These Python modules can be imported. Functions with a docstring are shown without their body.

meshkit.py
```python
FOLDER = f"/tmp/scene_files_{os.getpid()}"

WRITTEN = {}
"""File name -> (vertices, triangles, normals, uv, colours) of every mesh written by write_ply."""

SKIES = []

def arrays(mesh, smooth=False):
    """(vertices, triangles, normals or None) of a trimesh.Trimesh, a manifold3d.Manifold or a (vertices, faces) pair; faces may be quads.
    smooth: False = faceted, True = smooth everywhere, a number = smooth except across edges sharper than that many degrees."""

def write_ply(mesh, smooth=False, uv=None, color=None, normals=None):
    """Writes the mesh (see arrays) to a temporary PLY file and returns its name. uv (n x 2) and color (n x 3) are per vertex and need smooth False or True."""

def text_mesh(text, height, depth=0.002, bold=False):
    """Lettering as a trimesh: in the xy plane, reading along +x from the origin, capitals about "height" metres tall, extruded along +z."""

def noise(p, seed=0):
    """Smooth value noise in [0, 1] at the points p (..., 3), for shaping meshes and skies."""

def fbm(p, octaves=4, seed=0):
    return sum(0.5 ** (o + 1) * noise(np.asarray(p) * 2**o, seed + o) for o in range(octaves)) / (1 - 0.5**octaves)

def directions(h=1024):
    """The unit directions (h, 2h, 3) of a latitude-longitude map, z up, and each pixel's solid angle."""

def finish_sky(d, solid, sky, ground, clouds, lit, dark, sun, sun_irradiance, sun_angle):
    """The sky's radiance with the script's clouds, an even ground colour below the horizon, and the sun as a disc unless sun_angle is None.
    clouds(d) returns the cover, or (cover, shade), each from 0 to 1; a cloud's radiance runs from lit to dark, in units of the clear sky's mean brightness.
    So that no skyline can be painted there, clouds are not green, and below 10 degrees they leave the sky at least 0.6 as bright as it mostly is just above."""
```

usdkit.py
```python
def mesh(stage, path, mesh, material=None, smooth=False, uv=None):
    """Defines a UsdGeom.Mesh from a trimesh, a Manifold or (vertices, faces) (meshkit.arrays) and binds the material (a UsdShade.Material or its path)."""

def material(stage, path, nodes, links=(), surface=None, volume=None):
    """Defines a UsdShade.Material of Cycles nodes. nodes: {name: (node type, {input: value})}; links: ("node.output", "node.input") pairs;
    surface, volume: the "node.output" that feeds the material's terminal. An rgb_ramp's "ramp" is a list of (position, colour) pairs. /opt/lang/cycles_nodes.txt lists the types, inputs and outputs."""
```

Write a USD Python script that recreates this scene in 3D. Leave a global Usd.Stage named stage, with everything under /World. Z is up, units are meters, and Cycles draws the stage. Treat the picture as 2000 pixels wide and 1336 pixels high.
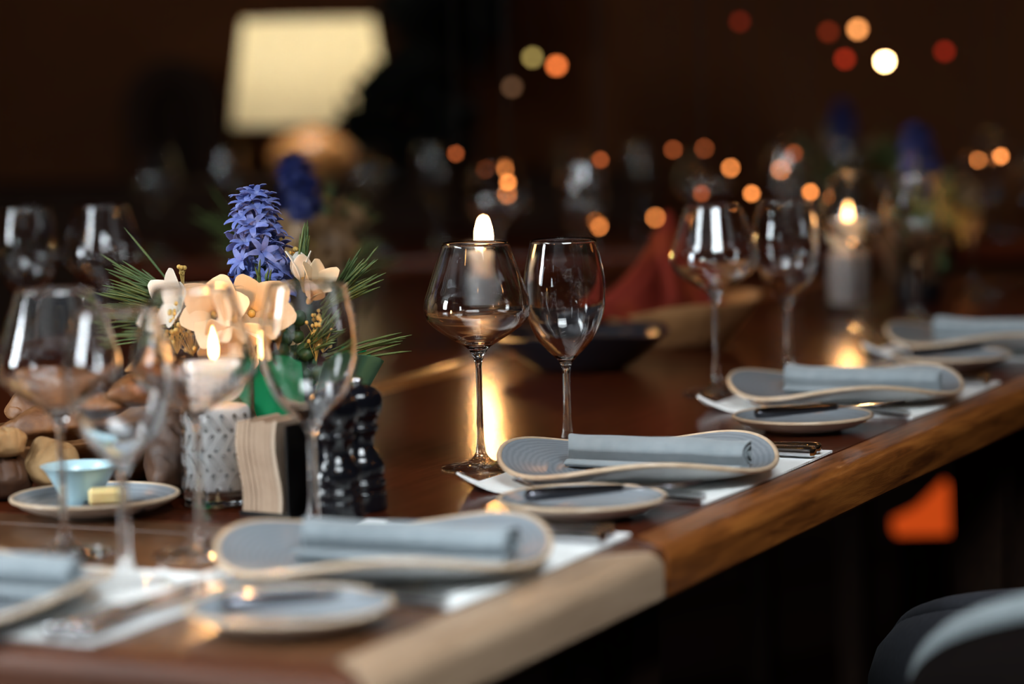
import math, random
import numpy as np, trimesh, usdkit, meshkit
from shapely.geometry import Polygon
from scipy.interpolate import PchipInterpolator
from pxr import Usd, UsdGeom, UsdLux, Gf, Sdf, UsdShade

stage = Usd.Stage.CreateInMemory()
UsdGeom.SetStageUpAxis(stage, 'Z'); UsdGeom.SetStageMetersPerUnit(stage, 1.0)
UsdGeom.Xform.Define(stage, '/World'); UsdGeom.Scope.Define(stage, '/World/Looks')
R = random.Random(7); NR = np.random.RandomState(11)
PI = math.pi
TZ = 0.75                                   # table top

# ------------------------------------------------------------------ camera, lights, exposure
EYE, FPX, ROLL, PITCH = np.array([0, 0, TZ + 0.434]), 5700.0, math.radians(1.4), math.atan(577 / 5700)
cam = UsdGeom.Camera.Define(stage, '/World/camera')
f0 = np.array([0, math.cos(PITCH), -math.sin(PITCH)]); u0 = np.array([0, math.sin(PITCH), math.cos(PITCH)]); r0 = np.array([1.0, 0, 0])
cr = math.cos(ROLL) * r0 - math.sin(ROLL) * u0; cu = math.sin(ROLL) * r0 + math.cos(ROLL) * u0
M = Gf.Matrix4d(*[float(x) for x in (*cr, 0, *cu, 0, *(-f0), 0, *EYE, 1)])
cam.AddTransformOp().Set(M)
cam.CreateHorizontalApertureAttr(36.0); cam.CreateVerticalApertureAttr(36.0 * 1336 / 2000)
cam.CreateFocalLengthAttr(FPX * 36 / 2000); cam.CreateFStopAttr(2.15); cam.CreateFocusDistanceAttr(3.03)
cam.CreateClippingRangeAttr(Gf.Vec2f(0.05, 100)); cam.CreateExposureAttr(0.3)
COOL, WARM = (0.86, 0.95, 1.0), (1.0, 0.42, 0.12)
PANELS = [  # cool ceiling light panels: centre, size x, size y, yaw degrees, radiance
    ((-2.2, 2.1, 2.64), 0.5, 1.2, 0, 24.0), ((0.45, 1.05, 2.64), 1.2, 0.8, 6, 26.0)]
WINDOWS = [((-3.79, 1.85, 1.75), 0.62, 1.3, 46.0), ((-3.79, -2.2, 1.5), 0.6, 0.9, 40.0)]   # on the left wall: centre, width, height, radiance
BULBS = [  # warm bare bulbs hanging over the tables, all above the frame
    (-0.5, 3.2, 2.0), (0.2, 4.0, 2.1), (0.9, 4.9, 2.0), (-1.2, 4.3, 2.05), (1.5, 3.4, 2.15), (-1.9, 2.6, 2.0), (1.2, 1.6, 2.2), (-0.6, 5.6, 2.1), (0.4, 6.6, 2.05), (2.0, 5.9, 2.1),
    (0.6, 2.6, 1.85), (-0.9, 1.7, 1.95), (1.9, 2.2, 1.9), (-1.6, 3.6, 1.8), (0.1, 1.0, 2.1), (-0.25, 4.6, 1.75), (1.1, 4.1, 1.8), (-2.4, 1.2, 1.9)]
BULB_L = 60.0
FLAME_L = 420.0

# ------------------------------------------------------------------ helpers
_count = {}
def path_for(parent, name):
    k = f'{parent}/{name}'; n = _count.get(k, 0); _count[k] = n + 1
    return k if n == 0 else f'{k}_{n:03d}'
def tag(p, label=None, cat=None, group=None, kind=None):
    for k, x in (('label', label), ('category', cat), ('group', group), ('kind', kind)):
        if x: p.SetCustomDataByKey(k, x)
    return p
def thing(name, label, cat, loc=(0, 0, 0), rotz=0.0, group=None, rot=None):
    x = UsdGeom.Xform.Define(stage, path_for('/World', name))
    x.AddTranslateOp().Set(Gf.Vec3d(*map(float, loc)))
    if rot is not None: x.AddRotateXYZOp().Set(Gf.Vec3f(*map(float, rot)))
    else: x.AddRotateZOp().Set(float(math.degrees(rotz)))
    return tag(x.GetPrim(), label, cat, group)
def part(parent, name, mesh, m, smooth=35, label=None, kind=None):
    pp = parent.GetPath() if hasattr(parent, 'GetPath') else parent
    if isinstance(mesh, trimesh.Trimesh) and mesh.volume < -1e-12 and mesh.is_watertight: mesh = mesh.copy(); mesh.invert()
    g = usdkit.mesh(stage, path_for(str(pp), name), mesh, MAT[m], smooth)
    return tag(g.GetPrim(), label, kind=kind)
def solo(name, mesh, m, label, cat, group=None, smooth=35, kind=None):
    return tag(part('/World', name, mesh, m, smooth), label, cat, group, kind)
def struct(name, mesh, m, smooth=False):
    return tag(part('/World', name, mesh, m, smooth), kind='structure')
def dup(root, label, loc, rotz=0.0, group=None, rot=None):
    was = root.GetCustomData()
    base = root.GetName()
    x = UsdGeom.Xform.Define(stage, path_for('/World', base if not base[-3:].isdigit() else base[:-4]))
    r = x.GetPrim(); r.GetReferences().AddInternalReference(root.GetPath())
    x.ClearXformOpOrder()
    x.AddTranslateOp().Set(Gf.Vec3d(*map(float, loc)))
    if rot is not None: x.AddRotateXYZOp().Set(Gf.Vec3f(*map(float, rot)))
    else: x.AddRotateZOp().Set(float(math.degrees(rotz)))
    tag(r, label, was['category'], group or was.get('group')); r.SetInstanceable(True)
    return r

def cat_(ms): return trimesh.util.concatenate(ms)
def moved(m, t=(0, 0, 0), rz=0, rx=0, ry=0):
    m = m.copy() if hasattr(m, 'copy') else m
    for a, ax in ((rx, (1, 0, 0)), (ry, (0, 1, 0)), (rz, (0, 0, 1))):
        if a: m.apply_transform(trimesh.transformations.rotation_matrix(a, ax))
    m.apply_translation(t); return m
def cbox(sx, sy, sz, ch=0.003, at=(0, 0, 0)):
    h = np.array([sx, sy, sz]) / 2; ch = min(ch, *(h * 0.9)); pts = []
    for s in np.ndindex(2, 2, 2):
        s = np.array(s) * 2 - 1
        for k in range(3):
            d = np.full(3, ch); d[k] = 0; pts.append(s * (h - d))
    return moved(trimesh.convex.convex_hull(np.array(pts)), at)
def dense(prof, step):
    """A profile (r, z) resampled smoothly through its points."""
    p = np.array(prof, float); t = np.r_[0, np.cumsum(np.linalg.norm(np.diff(p, axis=0), axis=1))]
    n = max(3, int(t[-1] / step)); s = np.linspace(0, t[-1], n + 1)
    return np.stack([PchipInterpolator(t, p[:, 0])(s), PchipInterpolator(t, p[:, 1])(s)], 1)
def lathe(prof, n=48):
    prof = np.array(prof, float); a = np.linspace(0, 2 * PI, n, endpoint=False); V, rings = [], []
    for r, z in prof:
        if r < 1e-6: rings.append([len(V)]); V.append((0, 0, z))
        else:
            rings.append(list(range(len(V), len(V) + n))); V += [(r * math.cos(t), r * math.sin(t), z) for t in a]
    F = []
    for A, B in zip(rings[:-1], rings[1:]):
        for k in range(n):
            k2 = (k + 1) % n
            if len(A) == 1 and len(B) == 1: continue
            if len(A) == 1: F.append((A[0], B[k2], B[k]))
            elif len(B) == 1: F.append((A[k], A[k2], B[0]))
            else: F += [(A[k], A[k2], B[k2]), (A[k], B[k2], B[k])]
    return trimesh.Trimesh(np.array(V), np.array(F), process=False)
def tube(path, rad, n=10, caps=True):
    p = np.array(path, float); rad = np.broadcast_to(rad, len(p)); T = np.gradient(p, axis=0); T /= np.maximum(np.linalg.norm(T, axis=1, keepdims=True), 1e-12)
    up = np.array([0, 0, 1.0]) if abs(T[0][2]) < 0.9 else np.array([1.0, 0, 0]); V, F = [], []
    for k in range(len(p)):
        up = up - T[k] * up.dot(T[k]); up /= np.linalg.norm(up); s = np.cross(T[k], up)
        V += [p[k] + rad[k] * (math.cos(a) * s + math.sin(a) * up) for a in np.linspace(0, 2 * PI, n, endpoint=False)]
    for k in range(len(p) - 1):
        for j in range(n):
            a, b, c, d = k * n + j, k * n + (j + 1) % n, (k + 1) * n + (j + 1) % n, (k + 1) * n + j
            F += [(a, b, c), (a, c, d)]
    if caps:
        for k, rev in ((0, True), (len(p) - 1, False)):
            c = len(V); V.append(p[k])
            for j in range(n):
                t = (k * n + j, k * n + (j + 1) % n, c); F.append(t[::-1] if rev else t)
    return trimesh.Trimesh(np.array(V), np.array(F), process=False)
def sheet(P, th):
    """A grid of points P (n, m, 3) thickened along its normals into a closed solid."""
    n, m, _ = P.shape; du, dv = np.gradient(P, axis=0), np.gradient(P, axis=1)
    N = np.cross(du, dv); N /= np.maximum(np.linalg.norm(N, axis=2, keepdims=True), 1e-12)
    V = np.vstack([(P + N * th / 2).reshape(-1, 3), (P - N * th / 2).reshape(-1, 3)]); o = n * m; F = []
    for i in range(n - 1):
        for j in range(m - 1):
            a, b, c, d = i * m + j, (i + 1) * m + j, (i + 1) * m + j + 1, i * m + j + 1
            F += [(a, b, c), (a, c, d), (a + o, c + o, b + o), (a + o, d + o, c + o)]
    ring = [(i, 0) for i in range(n)] + [(n - 1, j) for j in range(1, m)] + [(i, m - 1) for i in range(n - 2, -1, -1)] + [(0, j) for j in range(m - 2, 0, -1)]
    ids = [i * m + j for i, j in ring]
    for a, b in zip(ids, ids[1:] + ids[:1]): F += [(a, a + o, b + o), (a, b + o, b)]
    return trimesh.Trimesh(V, np.array(F), process=False)
def aim(m, d, t=(0, 0, 0)):
    """Turns a mesh's +z axis to the direction d, then moves it."""
    m = m.copy(); m.apply_transform(trimesh.geometry.align_vectors((0, 0, 1), np.asarray(d, float) / np.linalg.norm(d))); m.apply_translation(t); return m

# ------------------------------------------------------------------ materials
MAT = {}
def mat(name, nodes, links, surface='p.BSDF', volume=None):
    MAT[name] = usdkit.material(stage, '/World/Looks/' + name, nodes, links, surface, volume)
def plain(name, col, rough=0.5, **kw):
    if max(col) < 0.02 and name not in ('mill_black', 'black_ceramic'): kw.setdefault('specular_ior_level', 0.12)
    mat(name, {'p': ('principled_bsdf', dict(base_color=col, roughness=rough, **kw))}, [])
def mottled(name, c1, c2, scale, rough=0.5, bump=0.0, bscale=None, stretch=(1, 1, 1), detail=4, **kw):
    nodes = {'t': ('texture_coordinate', {}), 'm': ('mapping', {'scale': stretch}), 'n': ('noise_texture', {'scale': scale, 'detail': detail, 'roughness': 0.6}),
             'r': ('rgb_ramp', {'ramp': [(0.3, c1), (0.7, c2)]}), 'p': ('principled_bsdf', dict(roughness=rough, **kw))}
    links = [('t.object', 'm.vector'), ('m.vector', 'n.vector'), ('n.fac', 'r.fac'), ('r.color', 'p.base_color')]
    if bump:
        nodes['n2'] = ('noise_texture', {'scale': bscale or scale, 'detail': 3}); nodes['b'] = ('bump', {'strength': bump, 'distance': 0.001})
        links += [('m.vector', 'n2.vector'), ('n2.fac', 'b.height'), ('b.normal', 'p.normal')]
    mat(name, nodes, links)
def wood(name, dark, mid, light, rough=0.3, bump=0.25, along=(1.2, 14, 14), scale=6, coat=0.0, spec=0.5):
    nodes = {'t': ('texture_coordinate', {}), 'm': ('mapping', {'scale': along}), 'n': ('noise_texture', {'scale': scale, 'detail': 6, 'roughness': 0.62, 'distortion': 0.7}),
             'r': ('rgb_ramp', {'ramp': [(0.28, dark), (0.5, mid), (0.74, light)]}), 'm2': ('mapping', {'scale': (along[0] * 3, along[1] * 5, along[2] * 5)}),
             'n2': ('noise_texture', {'scale': scale * 2.2, 'detail': 3}), 'b': ('bump', {'strength': bump, 'distance': 0.0006}),
             'p': ('principled_bsdf', dict(roughness=rough, coat_weight=coat, coat_roughness=0.12, specular_ior_level=spec))}
    mat(name, nodes, [('t.object', 'm.vector'), ('m.vector', 'n.vector'), ('n.fac', 'r.fac'), ('r.color', 'p.base_color'), ('t.object', 'm2.vector'), ('m2.vector', 'n2.vector'),
                      ('n2.fac', 'b.height'), ('b.normal', 'p.normal')])
wood('table_wood', (0.034, 0.006, 0.002), (0.058, 0.0105, 0.003), (0.085, 0.017, 0.005), rough=0.20, bump=0.12, spec=0.4)
wood('leaf_wood', (0.075, 0.030, 0.012), (0.105, 0.043, 0.018), (0.14, 0.060, 0.026), rough=0.24, bump=0.12, spec=0.4)
wood('edge_orange', (0.055, 0.015, 0.005), (0.20, 0.062, 0.013), (0.36, 0.125, 0.025), rough=0.25, bump=0.35, spec=0.4)
wood('edge_oak', (0.26, 0.17, 0.106), (0.33, 0.222, 0.143), (0.40, 0.28, 0.185), rough=0.36, bump=0.3, spec=0.4)
wood('end_brown', (0.045, 0.013, 0.005), (0.075, 0.022, 0.008), (0.105, 0.034, 0.012), rough=0.45, spec=0.3, bump=0.2, along=(14, 1.2, 14))
wood('dark_wood', (0.012, 0.006, 0.004), (0.02, 0.010, 0.006), (0.03, 0.014, 0.008), rough=0.8, spec=0.1)
wood('bowl_wood_lit', (0.20, 0.085, 0.03), (0.34, 0.16, 0.06), (0.45, 0.23, 0.10), rough=0.5, bump=0.3, along=(3, 9, 9))  # bowl wood with the light falling on it put into the colour
wood('bowl_wood', (0.08, 0.030, 0.010), (0.15, 0.062, 0.020), (0.22, 0.10, 0.038), rough=0.45, bump=0.4, along=(3, 9, 9))
mat('glass', {'p': ('principled_bsdf', dict(base_color=(1, 1, 1), roughness=0.0, ior=1.5, transmission_weight=1.0))}, [])
mat('foot_glass', {'g': ('glass_bsdf', {'color': (1, 1, 1), 'roughness': 0.0, 'IOR': 1.5}), 'tr': ('transparent_bsdf', {'color': (0.97, 0.98, 0.98)}), 'mx': ('mix_closure', {'fac': 0.25})},
    [('g.BSDF', 'mx.closure1'), ('tr.BSDF', 'mx.closure2')], 'mx.closure')
mat('cut_glass', {'t': ('texture_coordinate', {}), 'v': ('voronoi_texture', {'scale': 42.0, 'feature': 'f1'}), 'b': ('bump', {'strength': 0.8, 'distance': 0.002}),
    'p': ('principled_bsdf', dict(base_color=(0.95, 0.96, 0.97), roughness=0.03, ior=1.5, transmission_weight=1.0))},
    [('t.object', 'v.vector'), ('v.distance', 'b.height'), ('b.normal', 'p.normal')])
mat('frosted_glass', {'t': ('texture_coordinate', {}), 'v': ('voronoi_texture', {'scale': 60.0}), 'b': ('bump', {'strength': 0.7, 'distance': 0.002}),
    'p': ('principled_bsdf', dict(base_color=(0.95, 0.95, 0.94), roughness=0.4, ior=1.4, transmission_weight=0.15))},
    [('t.object', 'v.vector'), ('v.distance', 'b.height'), ('b.normal', 'p.normal')])
mat('wax', {'p': ('principled_bsdf', dict(base_color=(0.90, 0.85, 0.76), roughness=0.4, subsurface_weight=1.0, subsurface_radius=(1.0, 0.65, 0.4), subsurface_scale=0.03))}, [])
plain('wick', (0.02, 0.015, 0.01), 0.9)
def emit(name, col, s): mat(name, {'e': ('emission', {'color': col, 'strength': s})}, [], 'e.emission')
emit('flame', (1.0, 0.47, 0.15), FLAME_L)
emit('bulb_warm', WARM, BULB_L)
def ceramic(name, c1, c2, rough=0.18):
    mat(name, {'t': ('texture_coordinate', {}), 'w': ('wave_texture', {'wave_type': 'rings', 'rings_direction': 'z', 'scale': 55.0, 'distortion': 2.0, 'detail': 2.0, 'detail_scale': 1.5}),
               'r': ('rgb_ramp', {'ramp': [(0.0, c1), (1.0, c2)]}), 'p': ('principled_bsdf', dict(roughness=rough))},
        [('t.object', 'w.vector'), ('w.fac', 'r.fac'), ('r.color', 'p.base_color')])
ceramic('plate_top', (0.20, 0.23, 0.26), (0.25, 0.28, 0.31))
plain('plate_under', (0.60, 0.61, 0.60), 0.22)
mottled('plate_rim', (0.50, 0.36, 0.24), (0.62, 0.48, 0.34), 60, 0.25)
plain('side_under', (0.62, 0.52, 0.43), 0.25)
mat('placemat', {'t': ('texture_coordinate', {}), 'w': ('wave_texture', {'bands_direction': 'x', 'scale': 95.0, 'distortion': 0.4}), 'n': ('noise_texture', {'scale': 260.0, 'detail': 2}),
    'a': ('math', {'math_type': 'add'}), 'b': ('bump', {'strength': 0.5, 'distance': 0.0012}), 'p': ('principled_bsdf', dict(base_color=(0.86, 0.88, 0.87), roughness=0.85))},
    [('t.object', 'w.vector'), ('t.object', 'n.vector'), ('w.fac', 'a.value1'), ('n.fac', 'a.value2'), ('a.value', 'b.height'), ('b.normal', 'p.normal')])
mat('napkin_cloth', {'t': ('texture_coordinate', {}), 'w': ('wave_texture', {'bands_direction': 'diagonal', 'scale': 330.0}), 'n': ('noise_texture', {'scale': 60.0, 'detail': 3}),
    'r': ('rgb_ramp', {'ramp': [(0.3, (0.20, 0.235, 0.255)), (0.7, (0.24, 0.275, 0.295))]}), 'b': ('bump', {'strength': 0.35, 'distance': 0.0006}),
    'p': ('principled_bsdf', dict(roughness=0.9, sheen_weight=0.25))},
    [('t.object', 'w.vector'), ('t.object', 'n.vector'), ('n.fac', 'r.fac'), ('r.color', 'p.base_color'), ('w.fac', 'b.height'), ('b.normal', 'p.normal')])
mat('steel', {'p': ('principled_bsdf', dict(base_color=(0.62, 0.62, 0.64), metallic=1.0, roughness=0.14))}, [])
mat('dark_steel', {'p': ('principled_bsdf', dict(base_color=(0.11, 0.11, 0.125), metallic=1.0, roughness=0.13))}, [])
plain('mill_black', (0.004, 0.004, 0.006), 0.13, specular_ior_level=0.45)
plain('black_ceramic', (0.010, 0.011, 0.015), 0.3)
plain('black_metal', (0.008, 0.007, 0.007), 0.4)
plain('blue_ceramic', (0.40, 0.58, 0.64), 0.25)
plain('plate_shadow', (0.02, 0.025, 0.035), 0.35)
mottled('butter', (0.70, 0.50, 0.20), (0.78, 0.60, 0.30), 30, 0.4, subsurface_weight=0.2, subsurface_scale=0.004)
mottled('paper_napkin', (0.36, 0.24, 0.16), (0.48, 0.34, 0.235), 25, 0.8, bump=0.3, bscale=200)
mottled('paper_pale', (0.52, 0.39, 0.285), (0.58, 0.45, 0.33), 25, 0.8, bump=0.3, bscale=200)
mottled('crust', (0.08, 0.028, 0.008), (0.26, 0.11, 0.033), 28, 0.55, bump=0.8, bscale=90)
mottled('crumb', (0.26, 0.145, 0.055), (0.38, 0.23, 0.10), 40, 0.8, bump=0.8, bscale=120)
mottled('dark_bread', (0.030, 0.012, 0.006), (0.09, 0.036, 0.014), 30, 0.6, bump=0.8, bscale=90)
def petal(name, c1, c2, tr=0.25, rough=0.5, scale=90):
    mat(name, {'t': ('texture_coordinate', {}), 'g': ('geometry', {}), 'n': ('noise_texture', {'scale': scale, 'detail': 3}), 'x': ('mix_float', {'fac': 0.5}), 'r': ('rgb_ramp', {'ramp': [(0.25, c1), (0.75, c2)]}),
               'p': ('principled_bsdf', dict(roughness=rough)), 'tl': ('translucent_bsdf', {}), 'mx': ('mix_closure', {'fac': tr})},
        [('t.object', 'n.vector'), ('n.fac', 'x.a'), ('g.random_per_island', 'x.b'), ('x.result', 'r.fac'), ('r.color', 'p.base_color'), ('r.color', 'tl.color'), ('p.BSDF', 'mx.closure1'), ('tl.BSDF', 'mx.closure2')], 'mx.closure')
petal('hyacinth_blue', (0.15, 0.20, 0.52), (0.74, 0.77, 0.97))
petal('hyacinth_dim', (0.010, 0.020, 0.12), (0.03, 0.05, 0.24))  # dimmed colours for the back arrangements, where less light falls
petal('paper_dim', (0.05, 0.028, 0.012), (0.08, 0.045, 0.02), 0.1, 0.8, 12)
petal('petal_dim', (0.22, 0.13, 0.06), (0.34, 0.22, 0.11), 0.2)
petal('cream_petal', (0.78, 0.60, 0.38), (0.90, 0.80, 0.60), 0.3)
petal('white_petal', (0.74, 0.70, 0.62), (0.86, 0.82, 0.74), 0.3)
petal('yellow_bud', (0.55, 0.36, 0.09), (0.72, 0.52, 0.17), 0.1)
petal('pine_green', (0.08, 0.13, 0.04), (0.24, 0.30, 0.13), 0.15)
petal('leaf_green', (0.02, 0.06, 0.02), (0.05, 0.12, 0.035), 0.15)
plain('dark_leaf', (0.004, 0.005, 0.004), 0.7)
petal('paper_green', (0.0, 0.22, 0.085), (0.005, 0.30, 0.12), 0.3, 0.5, 12)
petal('paper_sage', (0.11, 0.24, 0.13), (0.17, 0.32, 0.19), 0.3, 0.5, 12)
petal('cloth_orange', (0.22, 0.015, 0.003), (0.80, 0.17, 0.012), 0.5, 0.9, 14)
mottled('chair_back', (0.0018, 0.0010, 0.0008), (0.003, 0.0016, 0.0014), 150, 0.95, bump=0.4, specular_ior_level=0.05)
mottled('chair_fabric', (0.009, 0.010, 0.015), (0.016, 0.018, 0.025), 150, 0.9, bump=0.4)
mottled('chair_piping', (0.13, 0.155, 0.16), (0.165, 0.19, 0.20), 200, 0.8)
mottled('chair_seat', (0.012, 0.012, 0.016), (0.022, 0.022, 0.028), 90, 0.9)
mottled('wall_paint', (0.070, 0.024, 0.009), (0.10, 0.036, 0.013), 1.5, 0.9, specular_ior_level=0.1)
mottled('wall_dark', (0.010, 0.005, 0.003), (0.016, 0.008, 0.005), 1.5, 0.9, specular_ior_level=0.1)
mottled('floor_wood', (0.008, 0.004, 0.003), (0.016, 0.008, 0.005), 3, 0.7, stretch=(1, 8, 1), specular_ior_level=0.1)
plain('ceiling_paint', (0.03, 0.025, 0.022), 0.9)
mat('lamp_shade', {'p': ('principled_bsdf', dict(base_color=(0.85, 0.78, 0.60), roughness=0.9)), 'tl': ('translucent_bsdf', {'color': (0.88, 0.83, 0.68)}), 'mx': ('mix_closure', {'fac': 0.65})},
    [('p.BSDF', 'mx.closure1'), ('tl.BSDF', 'mx.closure2')], 'mx.closure')
plain('lamp_base', (0.50, 0.22, 0.07), 0.25)
plain('brass', (0.5, 0.3, 0.1), 0.3, metallic=1.0)

# ------------------------------------------------------------------ the room
def slab(x0, x1, y0, y1, z0, z1): return moved(trimesh.creation.box((x1 - x0, y1 - y0, z1 - z0)), ((x0 + x1) / 2, (y0 + y1) / 2, (z0 + z1) / 2))
RX0, RX1, RY0, RY1, RZ = -3.8, 5.0, -3.0, 8.6, 2.72
struct('floor', slab(RX0, RX1, RY0, RY1, -0.1, 0), 'floor_wood')
struct('ceiling', slab(RX0, RX1, RY0, RY1, RZ, RZ + 0.1), 'ceiling_paint')
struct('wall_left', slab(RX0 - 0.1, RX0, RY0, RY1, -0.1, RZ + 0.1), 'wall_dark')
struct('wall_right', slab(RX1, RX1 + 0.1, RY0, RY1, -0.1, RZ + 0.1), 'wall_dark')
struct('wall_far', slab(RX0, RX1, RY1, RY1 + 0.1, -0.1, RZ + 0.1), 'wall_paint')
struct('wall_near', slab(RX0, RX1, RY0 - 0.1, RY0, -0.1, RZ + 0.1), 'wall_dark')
struct('baseboard_far', slab(RX0, RX1, RY1 - 0.02, RY1, 0, 0.12), 'dark_wood')

for k, (c, w, h, L) in enumerate(WINDOWS):
    emit(f'daylight_{k}', COOL, L)
    t = UsdGeom.Xform.Define(stage, f'/World/window_{k + 1}').GetPrim(); tag(t, kind='structure')
    part(t, 'pane', slab(c[0] - 0.004, c[0], c[1] - w / 2, c[1] + w / 2, c[2] - h / 2, c[2] + h / 2), f'daylight_{k}', False)
    fr = [slab(RX0, c[0] + 0.04, c[1] + s * (w / 2 + 0.03) - 0.03, c[1] + s * (w / 2 + 0.03) + 0.03, c[2] - h / 2 - 0.06, c[2] + h / 2 + 0.06) for s in (-1, 1)]
    fr += [slab(RX0, c[0] + 0.04, c[1] - w / 2, c[1] + w / 2, c[2] + s * (h / 2 + 0.03) - 0.03, c[2] + s * (h / 2 + 0.03) + 0.03) for s in (-1, 1)]
    part(t, 'frame', cat_(fr), 'dark_wood', False)
PNAMES = ['narrow cool white ceiling light panel over the left side of the room', 'wide cool white ceiling light panel above the camera end of the tables']
for k, (c, sx, sy, yaw, L) in enumerate(PANELS):
    emit(f'panel_light_{k}', COOL, L)
    t = thing('ceiling_light', PNAMES[k], 'ceiling light', c, math.radians(yaw))
    part(t, 'diffuser', slab(-sx / 2, sx / 2, -sy / 2, sy / 2, 0, 0.004), f'panel_light_{k}', False)
    fr = [slab(-sx / 2 - 0.02, sx / 2 + 0.02, s * (sy / 2 + 0.01) - 0.01, s * (sy / 2 + 0.01) + 0.01, -0.008, RZ - c[2]) for s in (-1, 1)]
    fr += [slab(s * (sx / 2 + 0.01) - 0.01, s * (sx / 2 + 0.01) + 0.01, -sy / 2, sy / 2, -0.008, RZ - c[2]) for s in (-1, 1)]
    part(t, 'frame', cat_(fr), 'black_metal', False)
bulb0 = None
for k, p in enumerate(BULBS):
    n = 'first second third fourth fifth sixth seventh eighth ninth tenth eleventh twelfth thirteenth fourteenth fifteenth sixteenth seventeenth eighteenth'.split()[k]
    if True:
        t = thing('pendant_bulb', f'bare warm bulb hanging on a black cord above the tables, {n} of eighteen', 'light bulb', p, group='pendant bulbs above the tables')
        part(t, 'bulb', lathe(dense([(0, -0.022), (0.010, -0.018), (0.0165, -0.006), (0.015, 0.008), (0.011, 0.026), (0.010, 0.042)], 0.004), 20), 'bulb_warm')
        part(t, 'socket', lathe([(0.0, 0.04), (0.016, 0.04), (0.016, 0.09), (0.004, 0.1), (0, 0.1)], 16), 'black_metal')
        part(t, 'cord', tube([(0, 0, 0.095), (0, 0, RZ - p[2])], 0.003, 6), 'black_metal')

# ------------------------------------------------------------------ table frame: u along the near edge, v across
E0, ANG = np.array([0.129, 2.485]), math.radians(25.4)
ex, vx = np.array([math.sin(ANG), math.cos(ANG)]), np.array([-math.cos(ANG), math.sin(ANG)])
TROT = math.atan2(ex[1], ex[0])
def T(u, v, z=0.0): p = E0 + u * ex + v * vx; return (p[0], p[1], TZ + z)

def edge_board(L, w, th, ends=(True, True), rd=0.016):
    """A board along x from 0 to L, outer face at y = 0, inner at y = w, mitred where ends say so; top at z = 0."""
    prof = [(0.0, -th + 0.004), (0.0, -rd)] + [(rd * (1 - math.cos(a)), -rd + rd * math.sin(a)) for a in np.linspace(0.25, PI / 2, 6)] + [(w - 0.0015, 0.0), (w, -0.0015), (w, -th), (0.004, -th)]
    prof = np.array(prof); c = np.array([w / 2, -th / 2]); V = []
    for xb, inset, s, mit in ((0, 0.0025, 1, ends[0]), (0.004, 0, 1, ends[0]), (L - 0.004, 0, -1, ends[1]), (L, 0.0025, -1, ends[1])):
        q = c + (prof - c) * (1 - inset / np.array([w / 2, th / 2]))
        V.append([(xb + (s * y if mit else 0) + s * 0.0005, y, z) for y, z in q])
    n = len(prof); V = np.array(V).reshape(-1, 3); F = []
    for k in range(3):
        for j in range(n):
            a, b, c_, d = k * n + j, k * n + (j + 1) % n, (k + 1) * n + (j + 1) % n, (k + 1) * n + j
            F += [(a, c_, b), (a, d, c_)]
    for k, rev in ((0, False), (3, True)):
        for j in range(1, n - 1):
            t = (k * n, k * n + j, k * n + j + 1); F.append(t[::-1] if rev else t)
    m = trimesh.Trimesh(V, np.array(F), process=False); trimesh.repair.fix_normals(m); return m
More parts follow.
